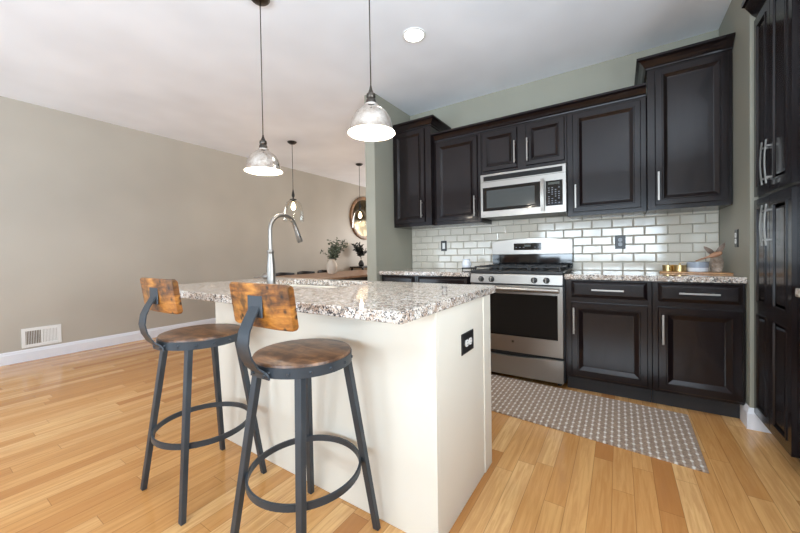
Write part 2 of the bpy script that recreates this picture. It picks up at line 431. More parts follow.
# floor register on the left wall
vt = thing('wall_vent', 'white metal return air vent low on the bare greige wall', 'vent', (XL, .917, .145))
b = B(); y0, y1, z0, z1 = .763, 1.072, .145, .353; xa, xb = XL+.001, XL+.012
for q in ((y0, y0+.03, z0, z1), (y1-.03, y1, z0, z1), (y0+.03, y1-.03, z0, z0+.032), (y0+.03, y1-.03, z1-.032, z1), (.909, .926, z0+.032, z1-.032)): b.box(xa, xb, *q)
finish('frame', b, 'plastic_white', vt, bevel=.002)
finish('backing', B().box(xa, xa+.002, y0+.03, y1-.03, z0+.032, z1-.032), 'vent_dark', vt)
for i in range(9):
    y = .800+i*.0125; finish('louvre', B().bar((xa+.006, y, z0+.032), (xa+.006, y, z1-.032), .0035, .006, (0, 1, 0)), 'plastic_white', vt)
for i in range(10):
    y = .934+i*.0115; finish('louvre', B().bar((xa+.006, y, z0+.032), (xa+.006, y, z1-.032), .009, .003, (.25, 1, 0)), 'plastic_white', vt)

# recessed ceiling light
def recessed(x, y, label):
    rl = thing('recessed_light', label, 'light', (x, y, ZC), 'recessed ceiling lights')
    finish('trim_ring', B().lathe([(.092, ZC-.001), (.092, ZC-.006), (.078, ZC-.008), (.072, ZC-.002)], (x, y, 0), 40), 'plastic_white', rl, smooth=True)
    finish('lens', B().lathe([(.072, ZC-.002), (.072, ZC-.005), (.03, ZC-.006)], (x, y, 0), 40), 'can_light', rl, smooth=True)
    l = bpy.data.lights.new('recessed_lamp', 'SPOT'); l.energy = 36; l.color = (1, .96, .91); l.spot_size = math.radians(130); l.spot_blend = .8; l.shadow_soft_size = .07
    o = bpy.data.objects.new('recessed_lamp', l); C.objects.link(o); o.location = (0, 0, -.02); o.parent = rl
recessed(-1.325, 2.297, 'round white recessed light glowing in the kitchen ceiling')
for x, y in ((.15, .55), (-1.3, -.7), (-3.7, -.3)): recessed(x, y, 'unseen recessed light added near the camera as fill')  # three out-of-view fixtures added to fill the kitchen with light

# ------------------------------------------------------------------ tiled backsplash
def backsplash():
    t = thing('tile_backsplash', 'cream glazed subway tile backsplash in running bond behind the range', 'backsplash', (-.74, YB, .914))
    finish('grout_bed', B().box(XK+.001, XR-.001, YB-.006, YB-.0005, .90, 1.43), 'grout', t)
    b = B(); pz, px = .0770, .1570; g = .0035
    for r in range(7):
        za = .914+r*pz; zb = min(za+pz-g, 1.428)
        if zb-za < .01: continue
        x1 = XR-.002; first = px if r % 2 == 0 else px/2
        w = first
        while x1 > XK+.01:
            xa = max(x1-w, XK+.002)
            if xa+g < x1:
                zz = zb
                b.panel((xa+g, YB-.006, za), (1, 0, 0), (0, 0, 1), (0, -1, 0), x1-xa-g, zz-za, [(0, .004), (.0015, .006), (.007, .009)] if x1-xa-g > .03 and zz-za > .03 else [(0, .004), (.0015, .006)])
            x1 = xa; w = px
    finish('tile_face', b, 'tile', t)
backsplash()

# ------------------------------------------------------------------ cabinets
DOOR = [(0, .014), (.004, .019), (.040, .019), (.043, .0245), (.049, .0245), (.053, .021), (.072, .009), (.076, .0085)]
BASED = [(0, .014), (.004, .019), (.040, .019), (.043, .0245), (.049, .0245), (.053, .021), (.078, .008), (.082, .0075)]
DRAW = [(0, .008), (.004, .010), (.020, .020), (.024, .021)]
def pull(parent, p, q, n, stand=.028, w=.011, t=.006, arch=0.0, side=None):
    """flat bar pull from p to q standing off along n"""
    p, q, n = Vector(p), Vector(q), Vector(n); a = (q-p).normalized(); b = B()
    sd = a.cross(n); K = 12; pts = []
    for i in range(K+1):
        f = i/K; pts.append(p+(q-p)*f+n*(stand+arch*math.sin(math.pi*f)))
    for i in range(K):
        b.bar(pts[i]-(pts[i+1]-pts[i])*.02, pts[i+1]+(pts[i+1]-pts[i])*.02, w, t, sd)
    for f in (.14, .86):
        c = p+(q-p)*f; b.bar(c, c+n*(stand+arch*math.sin(math.pi*f)), .009, .009, a)
    return finish('handle', b, 'nickel', parent)
FX, FZ, FN = (1, 0, 0), (0, 0, 1), (0, -1, 0)
def front_door(parent, x0, x1, z0, z1, y, prof, hx=None, hz=None):
    d = finish('door', B().panel((x0, y, z0), FX, FZ, FN, x1-x0, z1-z0, prof), 'espresso', parent)
    if hx is not None: pull(d, (hx, y-.019, hz[0]), (hx, y-.019, hz[1]), FN)
    return d
def front_drawer(parent, x0, x1, z0, z1, y, handle=True):
    d = finish('drawer', B().panel((x0, y, z0), FX, FZ, FN, x1-x0, z1-z0, DRAW), 'espresso', parent)
    if handle:
        c = (x0+x1)/2+.0; pull(d, (c-.10, y-.020, (z0+z1)/2), (c+.10, y-.020, (z0+z1)/2), FN)
    return d
YW, YT_ = 3.262, 3.198
def wall_cab(label, x0, x1, z0, z1, y, doors, group=None):
    c = thing('wall_cabinet', label, 'cabinet', ((x0+x1)/2, (y+YB)/2, z0), group)
    e = .0015
    finish('body', B().box(x0+e, x1-e, y, YB-.012, z0, z1), 'espresso', c, bevel=.0015, seg=1)
    for d in doors: front_door(c, *d[:4], y-.0003, DOOR, d[4], d[5])
    return c
CROWN = [(0, 0), (.008, 0), (.010, .010), (.020, .018), (.030, .034), (.046, .052), (.058, .058), (.066, .062), (.066, .078), (0, .078)]
tl = wall_cab('tall dark upper cabinet in the corner by the dining opening', XK+.002, -1.66, 1.393, 2.46, YT_,
              [(-2.125, -1.735, 1.432, 2.44, -1.765, (1.48, 1.665))])
finish('crown', B().sweep([(XK+.002, YT_), (-1.661, YT_), (-1.661, YB-.012)], CROWN, 2.452), 'espresso', tl)
wall_cab('dark upper cabinet with one door, immediately left of the microwave', -1.66, -1.135, 1.393, 2.31, YW, [(-1.625, -1.172, 1.428, 2.262, -1.197, (1.46, 1.66))])
wall_cab('short dark two-door cabinet mounted directly above the microwave', -1.135, -.37, 1.851, 2.31, YW,
         [(-1.118, -.787, 1.887, 2.262, -.805, (1.925, 2.13)), (-.708, -.388, 1.887, 2.262, -.692, (1.925, 2.13))])
wall_cab('dark upper cabinet with one door, immediately right of the microwave', -.37, .185, 1.393, 2.31, YW, [(-.325, .148, 1.425, 2.262, -.303, (1.46, 1.655))])
tr_ = wall_cab('tall dark upper cabinet in the corner by the pantry', .185, XR-.002, 1.393, 2.46, YT_, [(.232, .632, 1.425, 2.435, .250, (1.46, 1.67))])
finish('crown', B().sweep([(.186, YB-.012), (.186, YT_), (XR-.002, YT_)], CROWN, 2.452), 'espresso', tr_)
cr = finish('crown_moulding', B().sweep([(-1.657, YW), (.182, YW)], CROWN, 2.285), 'espresso')
tag(cr, 'long dark crown moulding running over the three shorter upper cabinets', 'moulding')

YFR, YDF, YCF = 2.918, 2.918, 2.888
def base_cab(label, x0, x1, fronts, group=None):
    c = thing('base_cabinet', label, 'cabinet', ((x0+x1)/2, 3.27, 0), group); e = .0012
    finish('body', B().box(x0+e, x1-e, YFR, YB-.012, .112, .875), 'espresso', c, bevel=.0015, seg=1)
    finish('toe_kick', B().box(x0+e, x1-e, 2.985, 3.005, .0005, .1115), 'toe', c)
    for f in fronts:
        if f[0] == 'door': front_door(c, *f[1:5], YFR-.0003, BASED, f[5], f[6])
        else: front_drawer(c, *f[1:5], YFR-.0003)
    return c
base_cab('dark base cabinet with drawer and door, touching the stainless range', -.350, .192,
         [('drawer', -.308, .166, .738, .864), ('door', -.308, .166, .132, .700, -.290, (.46, .66))])
base_cab('dark base cabinet with drawer and door, nearest the pantry', .192, XR-.003,
         [('drawer', .224, .640, .738, .864), ('door', .224, .640, .132, .700, .248, (.45, .65))])
base_cab('dark base cabinet mostly behind the island, in the wall corner', XK+.02, -1.70,
         [('drawer', -2.10, -1.722, .738, .864), ('door', -2.10, -1.722, .132, .700, None, None)])
base_cab('dark base cabinet mostly behind the island, touching the range', -1.70, -1.138,
         [('drawer', -1.675, -1.16, .738, .864), ('door', -1.675, -1.16, .132, .700, None, None)])
def slab(name, x0, x1, y0, y1, z0, z1, label, r=.004, hole=None, lip=0):
    b = B(); bm = b.bm
    if hole is None: b.box(x0, x1, y0, y1, z0, z1)
    else:
        rc = .006; outer = []
        for cx, cy, a0 in ((x1-rc, y1-rc, 0), (x0+rc, y1-rc, 90), (x0+rc, y0+rc, 180), (x1-rc, y0+rc, 270)):
            for k in range(5): t = math.radians(a0+k*22.5); outer.append((cx+rc*math.cos(t), cy+rc*math.sin(t)))
        L = [[bm.verts.new((x, y, z)) for x, y in pts] for z in (z0, z1) for pts in (outer, hole)]
        m = len(outer)
        for i in range(m):
            k = (i+1) % m
            bm.faces.new((L[0][i], L[0][k], L[1][k], L[1][i])); bm.faces.new((L[2][i], L[2][k], L[3][k], L[3][i]))
            bm.faces.new((L[0][i], L[0][k], L[2][k], L[2][i])); bm.faces.new((L[1][i], L[1][k], L[3][k], L[3][i]))
    o = finish(name, b, 'granite', bevel=r, seg=2)
    return tag(o, label, 'countertop')
slab('countertop', -.352, XR-.002, YCF, YB-.012, .876, .914, 'speckled granite countertop between the range and the pantry wall')
slab('countertop', XK+.002, -1.134, YCF, YB-.012, .876, .914, 'speckled granite countertop far behind the island, beside the range')

# ------------------------------------------------------------------ pantry along the right side
XP = .674
pn = thing('pantry_cabinet', 'floor-to-crown dark pantry with four doors and bowed pulls', 'cabinet', (1.0, 2.52, 0))
finish('body', B().box(XP+.019, XN-.002, 2.20, 2.850, .10, 2.46), 'espresso', pn, bevel=.0015, seg=1)
finish('toe_kick', B().box(XP+.09, XP+.11, 2.20, 2.838, .0005, .0995), 'toe', pn)
PU, PV, PN = (0, -1, 0), (0, 0, 1), (-1, 0, 0)
def pantry_door(ya, yb, z0, z1, rails, hy, hz):
    b = B(); X0 = XP+.0187; w = ya-yb; prof = [(.0, .0165), (.003, .019)]
    # slab plus raised panels
    fr = .052 if w > .2 else .045
    zs = [z0]+rails+[z1]
    b.box(XP+.004, X0, yb, ya, z0, z1)
    # stiles and rails stand proud
    for q in ((ya-fr, ya, z0, z1), (yb, yb+fr, z0, z1)): b.box(XP, XP+.004, *q)
    hs = [(z0, z0+fr)]+[(r-.035, r+.035) for r in rails]+[(z1-fr, z1)]
    for q in hs: b.box(XP, XP+.004, yb+fr, ya-fr, *q)
    for i in range(len(hs)-1):
        za, zb = hs[i][1], hs[i+1][0]
        b.panel((XP+.004, ya-fr, za), PU, PV, PN, ya-yb-2*fr, zb-za, [(0, .0085), (.006, .0085), (.011, -.001), (.020, -.001), (.034, .004)], back=0)
    d = finish('door', b, 'espresso', pn)
    pull(d, (XP, hy, hz[0]), (XP, hy, hz[1]), PN, stand=.022, w=.009, t=.006, arch=.007)
    return d
pantry_door(2.845, 2.603, 1.395, 2.43, [], 2.628, (1.435, 1.665))
pantry_door(2.597, 2.325, 1.395, 2.43, [], 2.565, (1.435, 1.665))
pantry_door(2.845, 2.603, .105, 1.375, [.745], 2.628, (1.105, 1.325))
pantry_door(2.597, 2.325, .105, 1.375, [.745], 2.565, (1.105, 1.325))
finish('crown', B().sweep([(XP+.018, 2.848), (XP+.018, 2.20)], [(0, 0), (.006, 0), (.010, .012), (.026, .03), (.040, .055), (.058, .085), (.07, .09), (.07, .115), (0, .115)], 2.44, out=1), 'espresso', pn)
slab('countertop', .645, XN-.002, 1.30, 2.19, .876, .914, 'short granite counter end poking in at the edge of frame')
sc = thing('base_cabinet', 'dark base cabinet under the counter end beside the pantry', 'cabinet', (1.0, 1.745, 0))
finish('body', B().box(XP+.019, XN-.002, 1.30, 2.196, .10, .875), 'espresso', sc)
finish('door', B().panel((XP+.0187, 2.18, .118), PU, PV, PN, .42, .58, BASED), 'espresso', sc)
finish('door', B().panel((XP+.0187, 1.74, .118), PU, PV, PN, .42, .58, BASED), 'espresso', sc)
finish('toe_kick', B().box(XP+.09, XP+.11, 1.30, 2.196, .0005, .0995), 'toe', sc)

# ------------------------------------------------------------------ microwave
def microwave():
    x0, x1, z0, z1, yf = -1.130, -.372, 1.432, 1.8495, 3.216
    t = thing('microwave', 'stainless over-the-range microwave with black window and vent slots', 'microwave', ((x0+x1)/2, 3.4, z0))
    finish('body', B().box(x0+.002, x1-.002, yf+.022, YB-.012, z0+.004, z1), 'plastic_black', t)
    b = B(); b.box(x0, x1, yf, yf+.021, z0, z1)
    finish('front_panel', b, 'steel', t, bevel=.004)
    g = finish('vent_grille', B().box(-1.098, -.402, yf-.0015, yf-.0002, 1.784, 1.830), 'plastic_black', t)
    for i in range(5):
        z = 1.789+i*.009; finish('slat', B().bar((-1.096, yf-.004, z), (-.404, yf-.004, z), .0045, .003, (0, 1, .6)), 'black_paint', g)
    finish('seam', B().box(x0+.002, x1-.002, yf-.0008, yf-.0002, 1.773, 1.7755), 'plastic_black', t)
    d = finish('door_window', B().panel((-1.106, yf-.0004, 1.493), FX, FZ, FN, .552, .228, [(0, .001), (.004, .003), (.030, .003)], mi=0), 'black_glass', t)
    finish('screen', B().panel((-1.068, yf-.0036, 1.522), FX, FZ, FN, .440, .168, [(0, .0003)]), 'mw_glass', d)
    hb = B(); K = 10
    pts = [Vector((-.560, yf-.022-.016*math.sin(math.pi*i/K), 1.452+.285*i/K)) for i in range(K+1)]
    for i in range(K): hb.bar(pts[i], pts[i+1], .030, .009, (1, 0, 0))
    hb.box(-.572, -.548, yf-.024, yf-.0003, 1.453, 1.475); hb.box(-.572, -.548, yf-.024, yf-.0003, 1.712, 1.735)
    finish('handle', hb, 'nickel', t)
    c = finish('control_panel', B().panel((-.536, yf-.0004, 1.495), FX, FZ, FN, .136, .220, [(0, .001), (.004, .003)]), 'black_glass', t)
    finish('display', B().box(-.515, -.425, yf-.0042, yf-.0035, 1.680, 1.700), 'screen_grey', c)
    for r in range(8):
        for k in range(4):
            if (r + k) % 5 == 4: continue
            x = -.516+k*.027; z = 1.515+r*.019
            finish('button', B().box(x, x+.012, yf-.0042, yf-.0035, z, z+.006), 'button_grey', c)
    finish('badge', B().lathe([(.010, yf-.0015), (.010, yf-.0002)], (-1.095, 0, 1.452), 20, axis='Y'), 'nickel', t)
    finish('underside_filter', B().box(x0+.08, x1-.08, yf+.06, YB-.06, z0+.0005, z0+.0038), 'dark_nickel', t)
M['screen_grey'] = paint('unlit display', lin(58, 62, 52), .3)
M['button_grey'] = paint('grey button print', lin(120, 124, 132), .4)
microwave()

# ------------------------------------------------------------------ range
def gas_range():
    x0, x1, yf = -1.122, -.366, 2.900
    t = thing('gas_range', 'stainless steel gas range with black oven window and four visible knobs', 'stove', (-.75, 3.2, 0))
    finish('body', B().box(x0-.006, x1+.010, yf+.037, 3.575, .045, .905), 'black_paint', t, bevel=.002)
    for x in (x0+.04, x1-.04):
        for y in (3.0, 3.52): finish('foot', B().lathe([(.018, .0005), (.018, .012), (.010, .014), (.010, .0448)], (x, y, 0), 16), 'plastic_black', t)
    # cooktop
    finish('cooktop', B().box(x0-.001, x1+.001, yf+.010, 3.50, .906, .934), 'black_paint', t, bevel=.006)
    # control panel, slightly sloped
    b = B(); b.hexa([(x0, yf-.008, .824), (x1, yf-.008, .824), (x1, yf+.034, .824), (x0, yf+.034, .824)], [(x0, yf+.004, .905), (x1, yf+.004, .905), (x1, yf+.034, .905), (x0, yf+.034, .905)])
    finish('control_panel', b, 'steel', t, bevel=.003)
    for x in (-1.020, -.928, -.577, -.484):
        y = yf-.004
        k = finish('knob', B().lathe([(.0245, y-.001), (.0245, y-.006), (.020, y-.008), (.0185, y-.024), (.013, y-.027)], (x, 0, .860), 24, axis='Y'), 'plastic_black', t, smooth=True)
        finish('grip', B().box(x-.0045, x+.0045, y-.036, y-.020, .843, .877), 'nickel', k, bevel=.002)
    # oven door
    b = B(); b.box(x0, x1, yf, yf+.034, .246, .812)
    d = finish('oven_door', b, 'steel', t, bevel=.004)
    finish('glass', B().panel((-1.094, yf-.0003, .384), FX, FZ, FN, .690, .356, [(0, .001), (.003, .0025)]), 'black_glass', d)
    hb = B(); hb.tube([(-1.11, yf-.045, .783), (-.39, yf-.045, .783)], .0185, 16)
    for x in (-1.085, -.415): hb.box(x-.012, x+.012, yf-.045, yf-.0003, .771, .795)
    h = finish('handle', hb, 'steel', d, smooth=False)
    bd = finish('badge', B().lathe([(.017, yf-.0003), (.017, yf-.003), (.014, yf-.0035)], (-.752, 0, .338), 24, axis='Y'), 'nickel', d)
    finish('badge_disc', B().lathe([(.0085, yf-.0036), (.0085, yf-.0042)], (-.752, 0, .338), 20, axis='Y'), 'dark_nickel', bd)
    finish('door_trim', B().box(x0+.004, x1-.004, yf+.006, yf+.030, .813, .8235), 'plastic_black', t)
    # storage drawer with a shallow scooped grip
    b = B(); n = 24; lo, hi = [], []
    top = lambda x: .226-.018*max(0, 1-abs((x+.80)/.30)**2.2)
    for yy, arr in ((yf, lo), (yf+.03, hi)):
        arr.append((x0, yy, .045)); arr.append((x1, yy, .045))
        for i in range(n+1):
            x = x1+(x0-x1)*i/n; arr.append((x, yy, top(x)))
    b.hexa(lo, hi); finish('drawer', b, 'steel', t, bevel=.002, seg=1)
    # backguard
    b = B(); lo, hi = [], []
    gx0, gx1 = x0+.006, x1+.008
    for yy, arr, dz in ((3.515, lo, 0), (3.575, hi, 0)):
        arr.append((gx0, yy, 1.068)); arr.append((gx1, yy, 1.068))
        for i in range(17):
            f = i/16; x = gx1+(gx0-gx1)*f; arr.append((x, yy-.0, 1.198+.034*math.sin(math.pi*f)**.8))
    b.hexa(lo, hi); g = finish('backguard', b, 'steel', t, bevel=.004)
    finish('lower_guard', B().box(gx0+.002, gx1-.002, 3.520, 3.575, .935, 1.0675), 'black_glass', t, bevel=.002)
    dp = finish('clock_panel', B().panel((-.892, 3.5148, 1.112), FX, FZ, FN, .262, .068, [(0, .001), (.003, .002)]), 'black_glass', g)
    finish('display', B().box(-.79, -.73, 3.5118, 3.5125, 1.145, 1.165), 'screen_grey', dp)
    for i in range(7):
        x = -.875+i*.036
        if not -.80 < x < -.73: finish('button', B().box(x, x+.014, 3.5118, 3.5125, 1.135, 1.142), 'button_grey', dp)
    # burners and grates
    for x in (-.95, -.55):
        for y in (3.08, 3.34):
            finish('burner', B().lathe([(.055, .9345), (.055, .944), (.036, .946), (.036, .954), (.03, .957)], (x, y, 0), 24), 'black_iron', t, smooth=True)
    for gx in (x0+.015, -.870, -.628):
        gw = .237; b = B(); z = .968; r = .007
        b.box(gx, gx+gw, 2.965, 2.977, z-.012, z); b.box(gx, gx+gw, 3.458, 3.470, z-.012, z)
        b.box(gx, gx+.012, 2.977, 3.458, z-.012, z); b.box(gx+gw-.012, gx+gw, 2.977, 3.458, z-.012, z)
        b.box(gx+.012, gx+gw-.012, 3.205, 3.217, z-.011, z-.001)
        b.box(gx+gw/2-.005, gx+gw/2+.005, 2.977, 3.205, z-.010, z+.004); b.box(gx+gw/2-.005, gx+gw/2+.005, 3.217, 3.458, z-.010, z+.004)
        for y in (3.08, 3.34): b.box(gx+.012, gx+gw/2-.005, y-.005, y+.005, z-.010, z+.004); b.box(gx+gw/2+.005, gx+gw-.012, y-.005, y+.005, z-.010, z+.004)
        for xx in (gx, gx+gw-.012):
            for yy in (2.965, 3.458): b.box(xx, xx+.012, yy, yy+.012, .9345, z-.012)
        finish('grate', b, 'black_iron', t)
gas_range()

# ------------------------------------------------------------------ island
BX0, BX1, BY0, BY1 = -2.058, -.559, 1.092, 1.706
isl = thing('kitchen_island', 'cream painted kitchen island behind the two stools', 'island', ((BX0+BX1)/2, (BY0+BY1)/2, 0))
b = B(); b.box(BX0, BX1, BY0, BY0+.02, .0005, .8755); b.box(BX0, BX0+.02, BY0+.02, BY1-.10, .0005, .8755); b.box(BX1-.02, BX1, BY0+.02, BY1-.10, .0005, .8755)
b.box(BX0+.02, BX1-.02, BY0+.02, BY1-.10, .08, .10)
finish('body', b, 'island', isl, bevel=.002)
b = B(); b.box(BX1-.016, BX1+.004, BY1-.101, BY1, .0005, .8755); b.box(BX0-.004, BX0+.016, BY1-.101, BY1, .0005, .8755); b.box(BX0+.016, BX1-.016, BY1-.07, BY1-.02, .10, .8755)
finish('end_stile', b, 'island', isl, bevel=.002)
hx0, hx1, hy0, hy1, hr = -2.07, -1.30, 1.285, 1.705, .05
hole = []
for cx, cy, a0 in ((hx1-hr, hy1-hr, 0), (hx0+hr, hy1-hr, 90), (hx0+hr, hy0+hr, 180), (hx1-hr, hy0+hr, 270)):
    for k in range(5): tt = math.radians(a0+k*22.5); hole.append((cx+hr*math.cos(tt), cy+hr*math.sin(tt)))
ctop = slab('island_countertop', -2.43, -.55, .853, 1.789, .8762, .914, 'polished speckled granite slab on top of the island', hole=hole)
# sink
b = B(); bm = b.bm
def ringv(z, s):
    cx, cy = (hx0+hx1)/2, (hy0+hy1)/2
    return [bm.verts.new((cx+(x-cx)*s, cy+(y-cy)*s, z)) for x, y in hole]
R_ = [ringv(.8755, 1.03), ringv(.8755, .99), ringv(.70, .985), ringv(.685, .94)]
for k in range(3):
    for i in range(len(hole)): bm.faces.new((R_[k][i], R_[k][(i+1) % len(hole)], R_[k+1][(i+1) % len(hole)], R_[k+1][i]))
bm.faces.new(R_[3])
sk = thing('sink', 'undermount stainless steel sink sunk in the island counter', 'sink', ((hx0+hx1)/2, (hy0+hy1)/2, .685))
finish('basin', b, 'steel', sk, solid=.0012)
finish('drain', B().lathe([(.045, .6865), (.045, .689), (.03, .690)], ((hx0+hx1)/2, (hy0+hy1)/2, 0), 24), 'nickel', sk)

# faucet
def faucet():
    x, y = -1.700, 1.232
    t = thing('faucet', 'tall satin nickel gooseneck faucet standing on the island counter', 'faucet', (x, y, .914))
    finish('body', B().lathe([(.030, .9145), (.030, .921), (.026, .926), (.0245, .97), (.0260, 1.00), (.0235, 1.05), (.0180, 1.098), (.0175, 1.108), (.0200, 1.112), (.0200, 1.124), (.0150, 1.128)], (x, y, 0), 28), 'nickel', t, smooth=True)
    pts = [(x, y, 1.128), (x, y, 1.20), (x, y, 1.25)]; cr, cz = .094, 1.245
    for i in range(1, 15):
        a = math.radians(180-i*11.7); pts.append((x+.03*(1-math.cos(math.radians(i*6)))*0, y+cr+cr*math.cos(a), cz+cr*math.sin(a)))
    finish('spout', B().tube(pts, .0118, 16), 'nickel', t)
    pts_end = None
    e = Vector(pts[-1]); d = (Vector(pts[-1])-Vector(pts[-2])).normalized()
    sp = B().tube([e+d*.001, e+d*.012, e+d*.05, e+d*.094, e+d*.099], [.0125, .0135, .0155, .0190, .0165], 18)
    s = finish('spray_head', sp, 'nickel', t)
    finish('spray_button', B().tube([e+d*.045+Vector((.015, 0, 0)), e+d*.065+Vector((.0165, 0, 0))], .004, 8), 'plastic_black', s)
    h = finish('handle_hub', B().lathe([(.012, x-.020), (.016, x-.035), (.020, x-.055), (.014, x-.068)], (0, y, .972), 20, axis='X'), 'nickel', t, smooth=True)
    finish('lever', B().tube([(x-.066, y, .972), (x-.10, y+.0, .968), (x-.160, y+.0, .962)], [.0065, .0055, .0045], 10), 'nickel', h)
faucet()

# wall plates
def plate(label, c, u, n, kind, w=.072, h=.118, v=(0, 0, 1)):
    c, u, n = Vector(c), Vector(u), Vector(n); v = Vector(v); group = None
    t = thing('light_switch' if kind == 'switch' else 'power_outlet', label, 'switch' if kind == 'switch' else 'outlet', c, group)
    o = c-u*w/2-v*h/2
    finish('plate', B().panel(o, u, v, n, w, h, [(0, .003), (.004, .006)], back=.0003), 'plastic_black', t)
    if kind == 'switch':
        finish('rocker', B().panel(c-u*.017-v*.034, u, v, n, .034, .068, [(0, .007), (.002, .009)], back=.0062), 'plastic_white', t)
    else:
        for s in (-1, 1):
            b = B(); cc = c+v*.0195*s; pts = []
            for i in range(20):
                a = 2*math.pi*i/20; pts.append(cc+u*max(-.0145, min(.0145, .0172*math.cos(a)))+v*.0172*math.sin(a))
            b.hexa([p+n*.0062 for p in pts], [p+n*.009 for p in pts])
            f = finish('socket', b, 'plastic_white' if kind == 'outlet' else 'socket_grey', t)
            for k in (-.006, .006):
                finish('slot', B().bar(cc+u*k-v*.001+n*.0091, cc+u*k+v*.008+n*.0091, .0022, .0006, u), 'plastic_black', f)
M['socket_grey'] = paint('grey socket face', lin(150, 156, 162), .35)
plate('dark switch plate with white rocker on the tiles behind the island', (-1.705, YB-.0152, 1.178), (1, 0, 0), FN, 'switch')
plate('dark outlet with grey sockets on the tiles beside the range', (.012, YB-.0152, 1.166), (1, 0, 0), FN, 'grey', .078)
plate('dark outlet with white sockets on the painted wall by the pantry', (XR, 3.113, 1.160), (0, -1, 0), PN, 'outlet')
plate('black outlet with white sockets mounted sideways on the island end', (BX1, 1.395, .700), (0, 0, 1), (1, 0, 0), 'outlet', .090, .134, v=(0, 1, 0))

# ------------------------------------------------------------------ bar stools
def make_stool():
    t = thing('bar_stool', 'x', 'stool', (0, 0, 0)); ZS = .735; R = .178
    finish('seat', B().lathe([(R-.003, ZS-.0295), (R, ZS-.026), (R, ZS-.005), (R-.002, ZS-.0015), (R-.007, ZS), (.05, ZS+.0003)], n=56), 'rustic_seat', t, smooth=False)
    band = finish('seat_band', B().lathe([(R+.0006, ZS-.011), (R+.0036, ZS-.011), (R+.0036, ZS-.046), (R+.0006, ZS-.046), (R+.0006, ZS-.011)], n=56, cap=False), 'gunmetal', t)
    for i in range(16):
        a = 2*math.pi*(i+.5)/16; d = Vector((math.cos(a), math.sin(a), 0)); p = d*(R+.0036)+Vector((0, 0, ZS-.029))
        finish('rivet', B().tube([p, p+d*.003, p+d*.005], [.0062, .0055, .003], 10), 'gunmetal', band)
    for sx, sy in ((-1, -1), (1, -1), (1, 1), (-1, 1)):
        top = Vector((sx*.112, sy*.112, ZS-.030)); bot = Vector((sx*.190, sy*.190, .0005))
        b = B(); sd = Vector((1, 0, 0))
        rg = lambda c, w, d: [c+Vector((i*w/2, j*d/2, 0)) for i, j in ((-1, -1), (1, -1), (1, 1), (-1, 1))]
        b.hexa(rg(bot, .026, .021), rg(top, .032, .024))
        finish('leg', b, 'gunmetal', t, bevel=.0025)
    RR = .206; z = .285; b = B(); n = 64; prof = [(RR-.004, z-.012), (RR+.004, z-.012), (RR+.004, z+.012), (RR-.004, z+.012), (RR-.004, z-.012)]
    b.lathe(prof, n=n, cap=False); bmesh.ops.remove_doubles(b.bm, verts=b.bm.verts[:], dist=1e-5)
    finish('foot_ring', b, 'gunmetal', t)
    # back bracket: bowed flat steel bar at the -Y side
    prof = [(-R-.0068, ZS-.048), (-R-.008, ZS-.036), (-R-.014, ZS-.024), (-R-.036, ZS-.005), (-R-.058, ZS+.035), (-R-.066, ZS+.075), (-R-.060, ZS+.115), (-R-.044, ZS+.150), (-R-.026, ZS+.180), (-R-.016, ZS+.200), (-R-.0155, ZS+.212)]
    b = B(); 
    P = [Vector((0, y, zz)) for y, zz in prof]; wd = [.100, .094, .080, .070, .064, .060, .057, .054, .052, .050, .050]
    va = []
    for k, p in enumerate(P):
        a = (P[min(k+1, len(P)-1)]-P[max(k-1, 0)]).normalized(); o = Vector((0, a.z, -a.y))*.0028; w = wd[k]/2
        va.append([b.bm.verts.new(p+Vector((-w, 0, 0))+o), b.bm.verts.new(p+Vector((w, 0, 0))+o), b.bm.verts.new(p+Vector((w, 0, 0))-o), b.bm.verts.new(p+Vector((-w, 0, 0))-o)])
    for k in range(len(va)-1):
        for i in range(4): b.bm.faces.new((va[k][i], va[k][(i+1) % 4], va[k+1][(i+1) % 4], va[k+1][i])).smooth = i in (0, 2)
    b.bm.faces.new(va[0][::-1]); b.bm.faces.new(va[-1])
    br = finish('back_bracket', b, 'gunmetal', t)
    for sx in (-1, 1):
        p = Vector((sx*.030, -R-.0105, ZS-.034)); finish('bolt', B().tube([p, p-Vector((0, .004, 0)), p-Vector((0, .007, 0))], [.007, .006, .003], 10), 'gunmetal', br)
    finish('mount_plate', B().box(-.039, .039, -R-.0225, -R-.0170, ZS+.156, ZS+.228), 'gunmetal', br, bevel=.005, seg=3)
    # back board, slightly curved round the sitter
    b = B(); n = 20; W, H, T = .318, .148, .022; zc = ZS+.193; rc = 1.1
    cols = []
    for i in range(n+1):
        f = -1+2*i/n; f = math.sin(f*math.pi/2); x = f*W/2; yy = -R-.0058+ x*x/rc*0.5
        # rounded corners: shorten height near the ends
        e = max(0, abs(x)-(W/2-.014)); hh = H/2-(.014-math.sqrt(max(0, .014**2-e*e)))*.7
        col = []
        for (dy, dz) in ((-T/2, -hh+.004), (-T/2+.004, -hh), (T/2-.004, -hh), (T/2, -hh+.004), (T/2, hh-.004), (T/2-.004, hh), (-T/2+.004, hh), (-T/2, hh-.004)):
            zz = zc+dz; col.append(b.bm.verts.new((x, yy+dy-(zz-zc)*.14, zz)))
        cols.append(col)
    for i in range(n):
        for k in range(8): b.bm.faces.new((cols[i][k], cols[i][(k+1) % 8], cols[i+1][(k+1) % 8], cols[i+1][k]))
    b.bm.faces.new(cols[0][::-1]); b.bm.faces.new(cols[-1])
    finish('backrest', b, 'rustic_back', t)
    return t
st = make_stool()
st2 = copy_tree(st)
st['label'] = 'rustic wood and dark metal bar stool, farther from the camera'; st['group'] = 'bar stools at the island'
st2['label'] = 'rustic wood and dark metal bar stool, closer one in front of the island'; st2['group'] = 'bar stools at the island'
st.location = (-1.690, .830, 0); st2.location = (-.999, .858, 0)

